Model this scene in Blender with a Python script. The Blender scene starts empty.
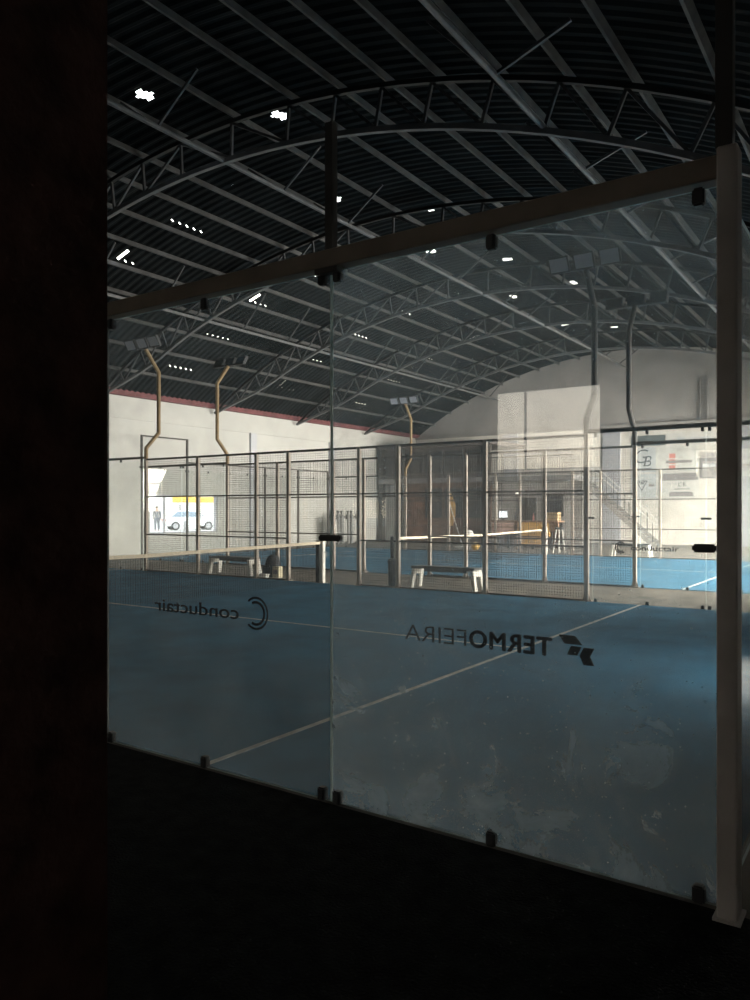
import bpy, bmesh, math, random
from mathutils import Vector, Matrix
random.seed(7)
S = bpy.context.scene
C = S.collection
PI = math.pi

# ------------------------------------------------------------------ camera
cam_d = bpy.data.cameras.new('camera')
cam = bpy.data.objects.new('camera', cam_d)
C.objects.link(cam)
cam.location = (.6461, -3.4438, 1.6575)
cam.rotation_euler = (PI / 2, 0, .60166)
cam_d.sensor_fit = 'VERTICAL'
cam_d.sensor_height = 24.0
cam_d.lens = 767.55 / 1000 * 24.0
cam_d.shift_y = .00895
cam_d.clip_start = .05
cam_d.clip_end = 500
S.camera = cam

# ------------------------------------------------------------------ sky, light, exposure
SKY = 6.5
GATE_POWER = 30.0
w = bpy.data.worlds.new('overcast_sky')
S.world = w
w.use_nodes = True
wn = w.node_tree.nodes
wl = w.node_tree.links
bgn = wn['Background']
tc = wn.new('ShaderNodeTexCoord')
sx = wn.new('ShaderNodeSeparateXYZ')
rmp = wn.new('ShaderNodeValToRGB')
wl.new(tc.outputs['Generated'], sx.inputs[0])
wl.new(sx.outputs['Z'], rmp.inputs[0])
rmp.color_ramp.elements[0].position = 0.0
rmp.color_ramp.elements[0].color = (1.0, .87, .66, 1)
rmp.color_ramp.elements[1].position = .6
rmp.color_ramp.elements[1].color = (.80, .90, 1.0, 1)
wl.new(rmp.outputs[0], bgn.inputs[0])
bgn.inputs[1].default_value = SKY

# openings of the hall (y0, y1, z1) in the right wall, all open to the sky
GATES = [(4.2, 5.6, 2.3), (13.2, 17.2, 4.6), (20.0, 32.0, 4.9)]
GATE_K = [.25, 1.0, 1.0]
DOOR = (-6.8, -4.41, 4.22)      # x0, x1, height of the doorway in the wall behind the camera


def portal(name, loc, rot, sx_, sy_):
    d = bpy.data.lights.new(name, 'AREA')
    d.shape = 'RECTANGLE'
    d.size = sx_
    d.size_y = sy_
    d.cycles.is_portal = True
    o = bpy.data.objects.new(name, d)
    o.location = loc
    o.rotation_euler = rot
    C.objects.link(o)


def daylight(name, loc, rot, sx_, sy_, power, col):
    d = bpy.data.lights.new(name, 'AREA')
    d.spread = 2.3
    d.shape = 'RECTANGLE'
    d.size = sx_
    d.size_y = sy_
    d.energy = power
    d.color = col
    o = bpy.data.objects.new(name, d)
    o.location = loc
    o.rotation_euler = rot
    C.objects.link(o)


for (a, b, h), k_ in zip(GATES, GATE_K):
    portal('gate_portal', (1.62, (a + b) / 2, h / 2), (0, PI / 2, 0), h, b - a)
    daylight('gate_daylight', (1.9, (a + b) / 2, h * .62), (0, math.radians(58), 0), h * .75, b - a, k_ * GATE_POWER * 40 * h * (b - a) / 10, (1, .93, .82))

try:
    S.cycles.transparent_max_bounces = 40
    S.cycles.max_bounces = 8
    S.cycles.diffuse_bounces = 4
    S.cycles.sample_clamp_indirect = 6
except Exception:
    pass
S.cycles.use_denoising = True
S.cycles.denoising_input_passes = 'RGB_ALBEDO_NORMAL'
S.cycles.denoising_prefilter = 'ACCURATE'
S.view_settings.view_transform = 'Standard'
S.view_settings.look = 'None'
S.view_settings.gamma = 1
S.view_settings.exposure = 0.0
S.view_settings.use_curve_mapping = False


# ------------------------------------------------------------------ materials
def mat(name, col, rough=.7, metal=0, noise=0, scale=5, col2=None, spec=.5, bump=0, bscale=40):
    m = bpy.data.materials.new(name)
    m.use_nodes = True
    n = m.node_tree.nodes
    l = m.node_tree.links
    b = n['Principled BSDF']
    b.inputs['Roughness'].default_value = rough
    b.inputs['Metallic'].default_value = metal
    b.inputs['Specular IOR Level'].default_value = spec
    g = n.new('ShaderNodeTexCoord')
    t = n.new('ShaderNodeTexNoise')
    t.inputs['Scale'].default_value = scale
    t.inputs['Detail'].default_value = 5
    r = n.new('ShaderNodeValToRGB')
    c2 = col2 or tuple(c * (1 - noise) for c in col)
    c1 = col if col2 else tuple(min(1, c * (1 + noise * .5)) for c in col)
    r.color_ramp.elements[0].position = .35
    r.color_ramp.elements[1].position = .65
    r.color_ramp.elements[0].color = (*c2, 1)
    r.color_ramp.elements[1].color = (*c1, 1)
    l.new(g.outputs['Object'], t.inputs[0])
    l.new(t.outputs['Fac'], r.inputs[0])
    l.new(r.outputs[0], b.inputs['Base Color'])
    if bump:
        t2 = n.new('ShaderNodeTexNoise')
        t2.inputs['Scale'].default_value = bscale
        t2.inputs['Detail'].default_value = 4
        bp = n.new('ShaderNodeBump')
        bp.inputs['Strength'].default_value = bump
        bp.inputs['Distance'].default_value = .02
        l.new(g.outputs['Object'], t2.inputs[0])
        l.new(t2.outputs['Fac'], bp.inputs['Height'])
        l.new(bp.outputs[0], b.inputs['Normal'])
    return m


def glass_mat(name, dust=.05, refl=1.0, low_haze=False):
    m = bpy.data.materials.new(name)
    m.use_nodes = True
    n = m.node_tree.nodes
    l = m.node_tree.links
    n.remove(n['Principled BSDF'])
    out = n['Material Output']
    tr = n.new('ShaderNodeBsdfTransparent')
    tr.inputs[0].default_value = (.985, .99, .985, 1)
    gl = n.new('ShaderNodeBsdfGlossy')
    gl.inputs['Roughness'].default_value = .004
    lw = n.new('ShaderNodeLayerWeight')
    lw.inputs[0].default_value = .5
    p = n.new('ShaderNodeMath')
    p.operation = 'POWER'
    p.inputs[1].default_value = 5
    ma = n.new('ShaderNodeMath')
    ma.operation = 'MULTIPLY_ADD'
    ma.inputs[1].default_value = .9 * refl
    ma.inputs[2].default_value = .043 * refl
    l.new(lw.outputs['Facing'], p.inputs[0])
    l.new(p.outputs[0], ma.inputs[0])
    mx = n.new('ShaderNodeMixShader')
    l.new(ma.outputs[0], mx.inputs[0])
    l.new(tr.outputs[0], mx.inputs[1])
    l.new(gl.outputs[0], mx.inputs[2])
    # dust film: scatters what light falls on the pane
    df = n.new('ShaderNodeBsdfDiffuse')
    tl = n.new('ShaderNodeBsdfTranslucent')
    df.inputs[0].default_value = (.66, .77, .84, 1)
    tl.inputs[0].default_value = (.78, .90, .97, 1)
    md = n.new('ShaderNodeMixShader')
    md.inputs[0].default_value = .75
    l.new(df.outputs[0], md.inputs[1])
    l.new(tl.outputs[0], md.inputs[2])
    g = n.new('ShaderNodeTexCoord')
    t = n.new('ShaderNodeTexNoise')
    t.inputs['Scale'].default_value = 2.6 if low_haze else 1.6
    t.inputs['Detail'].default_value = 8
    t.inputs['Roughness'].default_value = .68
    t.inputs['Distortion'].default_value = .6
    mr = n.new('ShaderNodeMapRange')
    mr.inputs['From Min'].default_value = .36
    mr.inputs['From Max'].default_value = .72
    mr.inputs['To Min'].default_value = dust * (.72 if low_haze else .65)
    mr.inputs['To Max'].default_value = dust * (1.55 if low_haze else 1.7)
    v = n.new('ShaderNodeTexVoronoi')
    v.inputs['Scale'].default_value = 26
    v.inputs['Randomness'].default_value = 1
    mv = n.new('ShaderNodeMapRange')
    mv.inputs['From Min'].default_value = .03
    mv.inputs['From Max'].default_value = .10
    mv.inputs['To Min'].default_value = dust * 1.2
    mv.inputs['To Max'].default_value = 0
    ad = n.new('ShaderNodeMath')
    l.new(g.outputs['Object'], t.inputs[0])
    l.new(g.outputs['Object'], v.inputs[0])
    l.new(t.outputs['Fac'], mr.inputs['Value'])
    l.new(v.outputs['Distance'], mv.inputs['Value'])
    l.new(mr.outputs[0], ad.inputs[0])
    l.new(mv.outputs[0], ad.inputs[1])
    if low_haze:                       # dust film thickened low on the pane to paint brighter haze there
        sp = n.new('ShaderNodeSeparateXYZ')
        l.new(g.outputs['Object'], sp.inputs[0])
        mz = n.new('ShaderNodeMapRange')
        mz.inputs['From Min'].default_value = -.0
        mz.inputs['From Max'].default_value = 1.6
        mz.inputs['To Min'].default_value = 1.45
        mz.inputs['To Max'].default_value = .95
        l.new(sp.outputs['Z'], mz.inputs['Value'])
        mu = n.new('ShaderNodeMath')
        mu.operation = 'MULTIPLY'
        l.new(ad.outputs[0], mu.inputs[0])
        l.new(mz.outputs[0], mu.inputs[1])
        ad = mu
    m2 = n.new('ShaderNodeMixShader')
    l.new(ad.outputs[0], m2.inputs[0])
    l.new(mx.outputs[0], m2.inputs[1])
    l.new(md.outputs[0], m2.inputs[2])
    l.new(m2.outputs[0], out.inputs[0])
    return m


def glint_mat():  # pale material for the light caught in the glass joint
    m = bpy.data.materials.new('edge_glint')
    m.use_nodes = True
    n = m.node_tree.nodes
    n.remove(n['Principled BSDF'])
    a = n.new('ShaderNodeBsdfDiffuse')
    b = n.new('ShaderNodeBsdfTranslucent')
    a.inputs[0].default_value = (.8, .88, .88, 1)
    b.inputs[0].default_value = (.8, .88, .88, 1)
    x = n.new('ShaderNodeMixShader')
    x.inputs[0].default_value = .7
    l = m.node_tree.links
    l.new(a.outputs[0], x.inputs[1])
    l.new(b.outputs[0], x.inputs[2])
    l.new(x.outputs[0], n['Material Output'].inputs[0])
    return m


def emis(name, col, st):
    m = bpy.data.materials.new(name)
    m.use_nodes = True
    b = m.node_tree.nodes['Principled BSDF']
    b.inputs['Base Color'].default_value = (*col, 1)
    b.inputs['Emission Color'].default_value = (*col, 1)
    b.inputs['Emission Strength'].default_value = st
    return m


M = {
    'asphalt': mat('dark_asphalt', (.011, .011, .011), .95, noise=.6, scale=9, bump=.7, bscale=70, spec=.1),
    'concrete': mat('corridor_concrete', (.20, .178, .148), .85, noise=.35, scale=2.2, bump=.2),
    'turf': mat('blue_turf', (.046, .168, .28), .95, noise=.25, scale=1.3, spec=.1, bump=.5, bscale=220),
    'line': mat('white_line', (.62, .62, .58), .9, noise=.2, scale=12, spec=.1),
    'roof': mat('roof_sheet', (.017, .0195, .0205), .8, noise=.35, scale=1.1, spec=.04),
    'wallp': mat('white_paint', (.55, .55, .53), .85, noise=.07, scale=.9),
    'gable': mat('grey_render', (.38, .372, .36), .9, noise=.10, scale=.6),
    'gable_low': mat('pale_render', (.80, .77, .72), .9, noise=.10, scale=.8),
    'bluegrey': mat('bluegrey_paint', (.52, .53, .58), .85, noise=.08, scale=.9),
    'darkwall': mat('dark_masonry', (.05, .045, .04), .9, noise=.4, scale=1.5),
    'eave': mat('oxide_red_paint', (.16, .05, .055), .7, noise=.3, scale=3),
    'truss': mat('truss_steel', (.14, .142, .146), .55, noise=.25, scale=3),  # same steel as strut and top chord, lightened for light from below
    'strut': mat('strut_steel', (.07, .072, .075), .6, noise=.25, scale=3),
    'truss_shaded': mat('shaded_truss_steel', (.012, .012, .013), .6, noise=.25, scale=3),  # truss steel blackened for the shade under the roof
    'purlin': mat('galvanised_purlin', (.085, .085, .084), .7, noise=.3, scale=3),
    'rust': mat('red_brown_column', (.10, .045, .035), .9, noise=.5, scale=9, bump=.4),
    'beam': mat('brown_beam', (.23, .19, .15), .6, noise=.18, scale=4),
    'frame': mat('grey_brown_frame', (.56, .51, .48), .6, noise=.18, scale=4),
    'framed': mat('dark_frame', (.06, .055, .05), .6, noise=.18, scale=4),
    'post': mat('cream_post', (.40, .34, .285), .55, noise=.12, scale=6),
    'rail': mat('dark_rail', (.10, .085, .075), .6, noise=.2, scale=6),
    'wire': mat('fence_wire', (.07, .065, .06), .6),
    'pole': mat('mustard_pole', (.27, .185, .09), .6, noise=.15, scale=5),
    'polegrey': mat('dark_grey_pole', (.045, .042, .04), .6, noise=.15, scale=5),
    'black': mat('black_rubber', (.012, .012, .013), .5),
    'lampbody': mat('lamp_housing', (.06, .062, .066), .5),
    'lens': mat('lamp_lens', (.52, .54, .62), .25),
    'edge': mat('polished_glass_edge', (.66, .78, .76), .4),
    'glass': glass_mat('dusty_glass', .066, 1.0, True),
    'glassr': glass_mat('dustier_glass', .175, 1.0, True),
    'glassc': glass_mat('cleaner_glass', .022, .8),
    'glint': glint_mat(),
    'decal': mat('dark_decal', (.012, .014, .022), .6),
    'netcord': mat('net_cord', (.03, .03, .03), .9),
    'tape': mat('net_tape', (.85, .74, .58), .8, noise=.15, scale=30),
    'benchw': mat('white_plastic', (.80, .78, .72), .5, noise=.08, scale=6),
    'benchd': mat('dark_seat', (.10, .10, .10), .6, noise=.2, scale=6),
    'bag': mat('dark_canvas', (.03, .033, .04), .9, noise=.3, scale=8),
    'cream': mat('cream_card', (.80, .72, .52), .8, noise=.1, scale=8),
    'tan': mat('tan_wood', (.42, .30, .16), .7, noise=.2, scale=6),
    'white': mat('white_enamel', (.82, .82, .80), .5),
    'orange': mat('orange_wood', (.98, .55, .17), .5, noise=.22, scale=4),
    'pinkp': mat('pink_panel', (.85, .56, .47), .6, noise=.15, scale=4),
    'wood': mat('brown_wood', (.25, .15, .09), .7, noise=.3, scale=5),
    'brick': mat('brown_brick', (.20, .12, .09), .9, noise=.35, scale=3),
    'club': mat('clubhouse_cladding', (.15, .13, .125), .8, noise=.25, scale=2),
    'clubg': mat('clubhouse_grey_wall', (.42, .40, .38), .85, noise=.12, scale=2),
    'clubglass': mat('tinted_window', (.045, .05, .06), .15, noise=.3, scale=1),
    'grey': mat('grey_steel', (.28, .28, .28), .5, noise=.2, scale=5),
    'yellow': mat('yellow_vinyl', (.85, .52, .10), .4, noise=.1, scale=6),
    'lampglow': emis('lamp_glow', (1.0, .93, .82), 3.0),
    'screen': emis('lit_screen', (.90, .95, 1.0), 3.0),
    'bdark': mat('banner_slate', (.13, .16, .17), .7, noise=.15, scale=3),
    'bwhite': mat('banner_white', (.74, .74, .72), .7, noise=.06, scale=3),
    'bpale': mat('banner_pale_grey', (.60, .63, .66), .7, noise=.06, scale=3),
    'bgrey': mat('banner_grey', (.33, .31, .32), .7, noise=.1, scale=3),
    'bred': mat('banner_red', (.72, .28, .24), .7),
    'ink': mat('banner_ink', (.10, .11, .13), .7),
    'carw': mat('car_white', (.82, .83, .84), .25),
    'carg': mat('car_glass', (.22, .28, .34), .1),
    'tyre': mat('tyre', (.05, .05, .05), .8),
    'hub': mat('hub', (.5, .5, .52), .4, metal=.6),
    'skin': mat('skin', (.45, .30, .22), .6),
    'cloth': mat('grey_clothes', (.16, .17, .19), .9, noise=.2, scale=10),
    'hair': mat('dark_hair', (.02, .015, .012), .8),
    'yard': mat('yard_concrete', (.50, .49, .46), .95, noise=.15, scale=.6),
    'yarddark': mat('dark_yard', (.13, .125, .115), .95, noise=.25, scale=.6),
    'facade': mat('pale_facade', (.72, .72, .70), .9, noise=.06, scale=.5),
    'leaf': mat('leaf', (.07, .10, .04), .8, noise=.4, scale=4),
    'bark': mat('bark', (.16, .12, .09), .9, noise=.3, scale=6),
}


# ------------------------------------------------------------------ mesh helpers
class MB:
    def __init__(s):
        s.v = []
        s.f = []
        s.mi = []
        s.m = 0

    def quadbox(s, c):            # c = 8 corners, bottom 4 ccw then top 4 ccw
        o = len(s.v)
        s.v += [tuple(p) for p in c]
        for q in ((3, 2, 1, 0), (4, 5, 6, 7), (0, 1, 5, 4), (1, 2, 6, 5), (2, 3, 7, 6), (3, 0, 4, 7)):
            s.f.append(tuple(o + i for i in q))
            s.mi.append(s.m)
        return s

    def box(s, x0, x1, y0, y1, z0, z1):
        return s.quadbox([(x0, y0, z0), (x1, y0, z0), (x1, y1, z0), (x0, y1, z0), (x0, y0, z1), (x1, y0, z1), (x1, y1, z1), (x0, y1, z1)])

    def bar(s, p, q, a, b=None, up=(0, 0, 1)):
        b = b or a
        p = Vector(p)
        q = Vector(q)
        d = (q - p).normalized()
        u = Vector(up)
        if abs(d.dot(u)) > .98:
            u = Vector((0, 1, 0))
        r = d.cross(u).normalized() * a / 2
        t = r.cross(d).normalized() * b / 2
        return s.quadbox([p - r - t, p + r - t, q + r - t, q - r - t, p - r + t, p + r + t, q + r + t, q - r + t])

    def tube(s, pts, r, n=8, cap=True):
        pts = [Vector(p) for p in pts]
        rs = r if isinstance(r, (list, tuple)) else [r] * len(pts)
        o = len(s.v)
        d0 = (pts[1] - pts[0]).normalized()
        u = Vector((0, 0, 1)) if abs(d0.z) < .9 else Vector((1, 0, 0))
        x = d0.cross(u).normalized()
        for i, p in enumerate(pts):
            if i == 0:
                d = d0
            elif i == len(pts) - 1:
                d = (pts[i] - pts[i - 1]).normalized()
            else:
                d = ((pts[i] - pts[i - 1]).normalized() + (pts[i + 1] - pts[i]).normalized()).normalized()
            x = (x - d * x.dot(d)).normalized()
            y = d.cross(x)
            for k in range(n):
                a = 2 * PI * k / n
                s.v.append(tuple(p + x * (rs[i] * math.cos(a)) + y * (rs[i] * math.sin(a))))
        for i in range(len(pts) - 1):
            for k in range(n):
                k2 = (k + 1) % n
                s.f.append((o + i * n + k, o + i * n + k2, o + (i + 1) * n + k2, o + (i + 1) * n + k))
                s.mi.append(s.m)
        if cap:
            s.f.append(tuple(o + k for k in reversed(range(n))))
            s.mi.append(s.m)
            e = o + (len(pts) - 1) * n
            s.f.append(tuple(e + k for k in range(n)))
            s.mi.append(s.m)
        return s

    def lathe(s, c, prof, n=16):     # prof = [(r, z)] about a vertical axis at c
        o = len(s.v)
        for r, z in prof:
            for k in range(n):
                a = 2 * PI * k / n
                s.v.append((c[0] + r * math.cos(a), c[1] + r * math.sin(a), c[2] + z))
        for i in range(len(prof) - 1):
            for k in range(n):
                k2 = (k + 1) % n
                s.f.append((o + i * n + k, o + i * n + k2, o + (i + 1) * n + k2, o + (i + 1) * n + k))
                s.mi.append(s.m)
        s.f.append(tuple(o + k for k in reversed(range(n))))
        s.mi.append(s.m)
        e = o + (len(prof) - 1) * n
        s.f.append(tuple(e + k for k in range(n)))
        s.mi.append(s.m)
        return s

    def prism(s, poly, axis, a, b):
        """poly of 2-D points extruded along axis ('x' or 'y') from a to b; poly is (y,z) for x and (x,z) for y"""
        o = len(s.v)
        n = len(poly)
        for t in (a, b):
            for p in poly:
                s.v.append((t, p[0], p[1]) if axis == 'x' else (p[0], t, p[1]))
        s.f.append(tuple(o + i for i in range(n)))
        s.f.append(tuple(o + n + i for i in reversed(range(n))))
        s.mi += [s.m, s.m]
        for i in range(n):
            j = (i + 1) % n
            s.f.append((o + j, o + i, o + n + i, o + n + j))
            s.mi.append(s.m)
        return s

    def build(s, name, m, parent=None, smooth=False, fix=True):
        me = bpy.data.meshes.new(name)
        me.from_pydata(s.v, [], s.f)
        for mm in (m if isinstance(m, (list, tuple)) else [m]):
            me.materials.append(M[mm] if isinstance(mm, str) else mm)
        if any(s.mi):
            me.polygons.foreach_set('material_index', s.mi)
        if fix:
            b = bmesh.new()
            b.from_mesh(me)
            bmesh.ops.recalc_face_normals(b, faces=b.faces)
            b.to_mesh(me)
            b.free()
        if smooth:
            for p in me.polygons:
                p.use_smooth = True
        me.update()
        o = bpy.data.objects.new(name, me)
        C.objects.link(o)
        if parent:
            o.parent = parent
            o.matrix_parent_inverse = Matrix.Translation(parent.location).inverted() if parent.rotation_euler.z == 0 else (
                Matrix.Translation(parent.location) @ Matrix.Rotation(parent.rotation_euler.z, 4, 'Z')).inverted()
        return o


def tag(o, label, cat, group=None, kind='thing'):
    o['label'] = label
    o['category'] = cat
    o['kind'] = kind
    if group:
        o['group'] = group
    return o


def thing(name, label, cat, loc=(0, 0, 0), group=None):
    o = bpy.data.objects.new(name, None)
    o.empty_display_size = .1
    o.location = loc
    C.objects.link(o)
    return tag(o, label, cat, group)


def struct(mb, name, m, parent=None, **k):
    o = mb.build(name, m, parent, **k)
    o['kind'] = 'structure'
    return o


def bevel(o, wd=.01, seg=2):
    b = bmesh.new()
    b.from_mesh(o.data)
    bmesh.ops.remove_doubles(b, verts=b.verts, dist=1e-5)
    bmesh.ops.bevel(b, geom=list(b.edges), offset=wd, segments=seg, affect='EDGES', clamp_overlap=True)
    b.to_mesh(o.data)
    b.free()
    return o


def text(name, s, size, m, parent, origin, xdir, zdir=(0, 0, 1), weight=0.0, width=None, depth=.001, shear=0, spacing=1, bold=0):
    cu = bpy.data.curves.new('lettering', 'FONT')
    cu.body = s
    cu.size = size
    cu.offset = weight
    cu.extrude = depth
    cu.shear = shear
    cu.space_character = spacing
    cu.resolution_u = 4
    t = bpy.data.objects.new('lettering', cu)
    C.objects.link(t)
    bpy.context.view_layer.update()
    me = bpy.data.meshes.new_from_object(t.evaluated_get(bpy.context.evaluated_depsgraph_get()))
    bpy.data.objects.remove(t)
    xs = [v.co.x for v in me.vertices]
    k = width / (max(xs) - min(xs)) if width else 1
    x0 = min(xs)
    X = Vector(xdir).normalized()
    Z = Vector(zdir).normalized()
    N = X.cross(Z)
    for v in me.vertices:
        v.co = Vector(origin) + X * ((v.co.x - x0) * k) + Z * v.co.y + N * v.co.z
    if bold:                 # heavier strokes: the outline thickened sideways and upwards
        b0 = bmesh.new()
        b0.from_mesh(me)
        base = list(b0.verts) + list(b0.edges) + list(b0.faces)
        for dx, dz in ((bold, 0), (-bold, 0), (0, bold * .7), (0, -bold * .7)):
            r = bmesh.ops.duplicate(b0, geom=base)
            bmesh.ops.translate(b0, verts=[q for q in r['geom'] if isinstance(q, bmesh.types.BMVert)], vec=X * dx + Z * dz + N * (dx + dz) * .02)
        b0.to_mesh(me)
        b0.free()
    me.materials.clear()
    me.materials.append(M[m])
    o = bpy.data.objects.new(name, me)
    C.objects.link(o)
    if parent:
        o.parent = parent
        o.matrix_parent_inverse = Matrix.Translation(parent.location).inverted()
    return o


ORD = ['', 'first', 'second', 'third', 'fourth', 'fifth', 'sixth', 'seventh', 'eighth', 'ninth', 'tenth', 'eleventh', 'twelfth', 'thirteenth']

# ------------------------------------------------------------------ hall shell
XL, XR, XC, YB, YG, EAVE = -22.0, 1.2, -10.4, -12.0, 33.7, 5.66
RAD, ZC = 20.26, -10.96


def roof(x):
    return ZC + math.sqrt(RAD ** 2 - (x - XC) ** 2)


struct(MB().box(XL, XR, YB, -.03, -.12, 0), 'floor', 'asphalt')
struct(MB().box(XL, XR, -.03, YG, -.12, 0), 'floor', 'concrete')
struct(MB().box(-90, XL - .25, -60, 90, -.3, .08), 'yard_ground', 'yard')
struct(MB().box(XR + .25, 70, -60, 90, -.3, -.02), 'yard_ground', 'yard')
struct(MB().box(XL - .25, XR + .25, -60, YB - .25, -.3, -.02), 'yard_ground', 'yarddark')
struct(MB().box(-30, 4, -42.4, -42, -.02, 4.2), 'outside_backdrop', 'yarddark')  # unseen wall added to darken the lower doorway reflection in the glass

# left wall with an added opening, standing in for a glass reflection
ADDED_OPENING = (15.02, 18.4, .74, 2.20)
mb = MB()
mb.box(XL - .25, XL, YB, ADDED_OPENING[0], 0, EAVE)
mb.box(XL - .25, XL, ADDED_OPENING[1], YG, 0, EAVE)
mb.box(XL - .25, XL, ADDED_OPENING[0], ADDED_OPENING[1], 0, ADDED_OPENING[2])
mb.box(XL - .25, XL, ADDED_OPENING[0], ADDED_OPENING[1], ADDED_OPENING[3], EAVE)
wl_ = struct(mb, 'wall_left', 'wallp')
# shallow recess lines of the wall: a string course and piers
mb = MB()
mb.box(XL, XL + .05, YB, YG, 4.85, 4.95)
struct(mb, 'trim_1', 'wallp')
mb = MB()
for y in (12.6, 20.2, 25.6, 30.8):
    mb.box(XL, XL + .10, y, y + .35, 0, 4.85)
struct(mb, 'trim_2', 'bluegrey')
mb = MB()
mb.box(XL, XL + .22, YB, YG, EAVE - .02, EAVE + .22)
struct(mb, 'trim_3', 'eave')
# frame bars in the added opening
mb = MB()
for y in (ADDED_OPENING[0], ADDED_OPENING[0] + .72, ADDED_OPENING[1] - .06):
    mb.box(XL - .16, XL - .08, y, y + .06, ADDED_OPENING[2], ADDED_OPENING[3])
mb.box(XL - .16, XL - .08, ADDED_OPENING[0], ADDED_OPENING[1], ADDED_OPENING[2], ADDED_OPENING[2] + .05)
mb.box(XL - .16, XL - .08, ADDED_OPENING[0], ADDED_OPENING[1], ADDED_OPENING[3] - .05, ADDED_OPENING[3])
wf = struct(mb, 'added_opening', 'bluegrey')

# right wall with its gates
mb = MB()
y = YB
for (a, b, h) in GATES:
    mb.box(XR, XR + .25, y, a, 0, EAVE)
    mb.box(XR, XR + .25, a, b, h, EAVE)
    y = b
mb.box(XR, XR + .25, y, YG, 0, EAVE)
struct(mb, 'wall_right', 'gable')
# wall behind the camera with its tall doorway
mb = MB()
prof = lambda a, b, n=40: [(a + (b - a) * i / n, roof(a + (b - a) * i / n) + .02) for i in range(n + 1)]
mb.prism([(XL, 0)] + prof(XL, DOOR[0], 30) + [(DOOR[0], 0)], 'y', YB - .25, YB)
mb.prism([(DOOR[0], DOOR[2])] + prof(DOOR[0], DOOR[1], 8) + [(DOOR[1], DOOR[2])], 'y', YB - .25, YB)
mb.prism([(DOOR[1], 0)] + prof(DOOR[1], XR, 20) + [(XR, 0)], 'y', YB - .25, YB)
struct(mb, 'wall_back', 'darkwall')
mb = MB()
mb.box(-6.10, -6.085, YB - .2, YB - .1, 0, DOOR[2])
struct(mb, 'door_1', 'framed')
# gable wall
struct(MB().prism([(XL, 0)] + prof(XL, XR, 60) + [(XR, 0)], 'y', YG, YG + .25), 'wall_front', 'gable')
struct(MB().box(XL, XR, YG - .06, YG, 0, 5.55), 'wall_front', 'gable_low')
struct(MB().box(XL, XR, YG - .16, YG, 5.55, 5.70), 'trim_4', 'gable')
mb = MB()
for x0, x1 in ((-11.35, -10.5), (-16.6, -15.8), (-5.2, -4.4)):
    mb.box(x0, x1, YG - .14, YG - .06, 0, 5.55)
struct(mb, 'trim_5', 'bluegrey')

# corrugated roof with its torn laps and vent holes
SLIT = [-12.25, -14.45, -16.6, -18.62, -20.42]
SLITY = [-1.2, 9.5, 14.6, 20.3, 25.7]
VENT = [(-10.9, 5.9), (-9.25, 7.8), (-10.8, 11.65), (-9.35, 13.5), (-10.95, 16.4), (-9.3, 18.2), (-10.85, 22.2), (-8.4, 21.5), (-10.9, 27.4), (-9.3, 28.9)]
xs = [XL + (XR - XL) * i / 72 for i in range(73)]
for sx_ in SLIT:
    xs += [sx_ - .035, sx_, sx_ + .42, sx_ + .85]
for vx in (-10.9, -9.3, -8.4):
    xs += [vx - .15, vx - .08, vx + .08, vx + .15]
xs = sorted(set(round(x, 3) for x in xs))
NY = int((YG - YB) / .06)
ys = [YB + .06 * j for j in range(NY + 1)] + [YG + .2]
COR = (0, 0, .04, .04)
hole = set()
def jy(yv):
    return int((yv - YB) / .06)
def cells(x0, x1):
    return [i for i in range(len(xs) - 1) if xs[i] > x0 - .003 and xs[i + 1] < x1 + .003]
rnd = random.Random(3)
for sy in SLITY:
    for k, sx_ in enumerate(SLIT):
        j0 = jy(sy) + rnd.randint(-1, 1)
        n = rnd.choice((3, 4, 5, 5))
        for d in range(n):
            for i in cells(sx_ - .035, sx_):
                hole.add((i, j0 + 4 * d))
        if rnd.random() < .42:
            for i in cells(sx_, sx_ + rnd.choice((.42, .42))):
                hole.add((i, j0))
for vx, vy in VENT:
    vx = min((-10.9, -9.3, -8.4), key=lambda q: abs(q - vx))
    j0 = jy(vy)
    for d in range(-3, 2):
        r_ = .15 if d in (-2, -1, 0) else .08
        for i in cells(vx - r_, vx + r_):
            hole.add((i, j0 + d))
V = []
F = []
for j, yv in enumerate(ys):
    c = COR[j % 4]
    for x in xs:
        V.append((x, yv, roof(x) + c))
nx = len(xs)
for j in range(len(ys) - 1):
    for i in range(nx - 1):
        if (i, j) not in hole:
            F.append((j * nx + i, j * nx + i + 1, (j + 1) * nx + i + 1, (j + 1) * nx + i))
mb = MB()
mb.v = V
mb.f = F
mb.mi = [0] * len(F)
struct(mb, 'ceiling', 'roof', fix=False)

# ------------------------------------------------------------------ roof steel
PUR = [-20.85, -19.8, -18.75, -17.75, -16.72, -15.74, -14.68, -13.6, -12.55, -11.35, -9.9, -8.45, -7.38, -6.4, -5.43, -4.35, -3.3, -2.33, -1.2, -.1]
TRY = [-9.1, -3.7, 1.7, 7.1, 12.75, 18.1, 23.1, 28.4]
DEP = .95
nl = [i for i, x in enumerate(PUR) if x < XC]
for i, x in enumerate(PUR):
    zt = roof(x) - .005
    sl = -(x - XC) / math.sqrt(RAD ** 2 - (x - XC) ** 2)
    up = Vector((-sl, 0, 1)).normalized()
    c = Vector((x, 0, zt - .01)) - up * .065
    mb = MB().bar((c.x, YB, c.z), (c.x, YG, c.z), .05, .11, up)
    o = mb.build('purlin', 'purlin')
    if x < XC:
        k = len(nl) - i
        lab = 'grey steel purlin of the left roof slope, %s down from the ridge' % ORD[k]
    else:
        k = i - len(nl) + 1
        lab = 'grey steel purlin of the right roof slope, %s down from the ridge' % ORD[k]
    tag(o, lab, 'roof purlin', 'purlins under the roof sheets')


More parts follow.
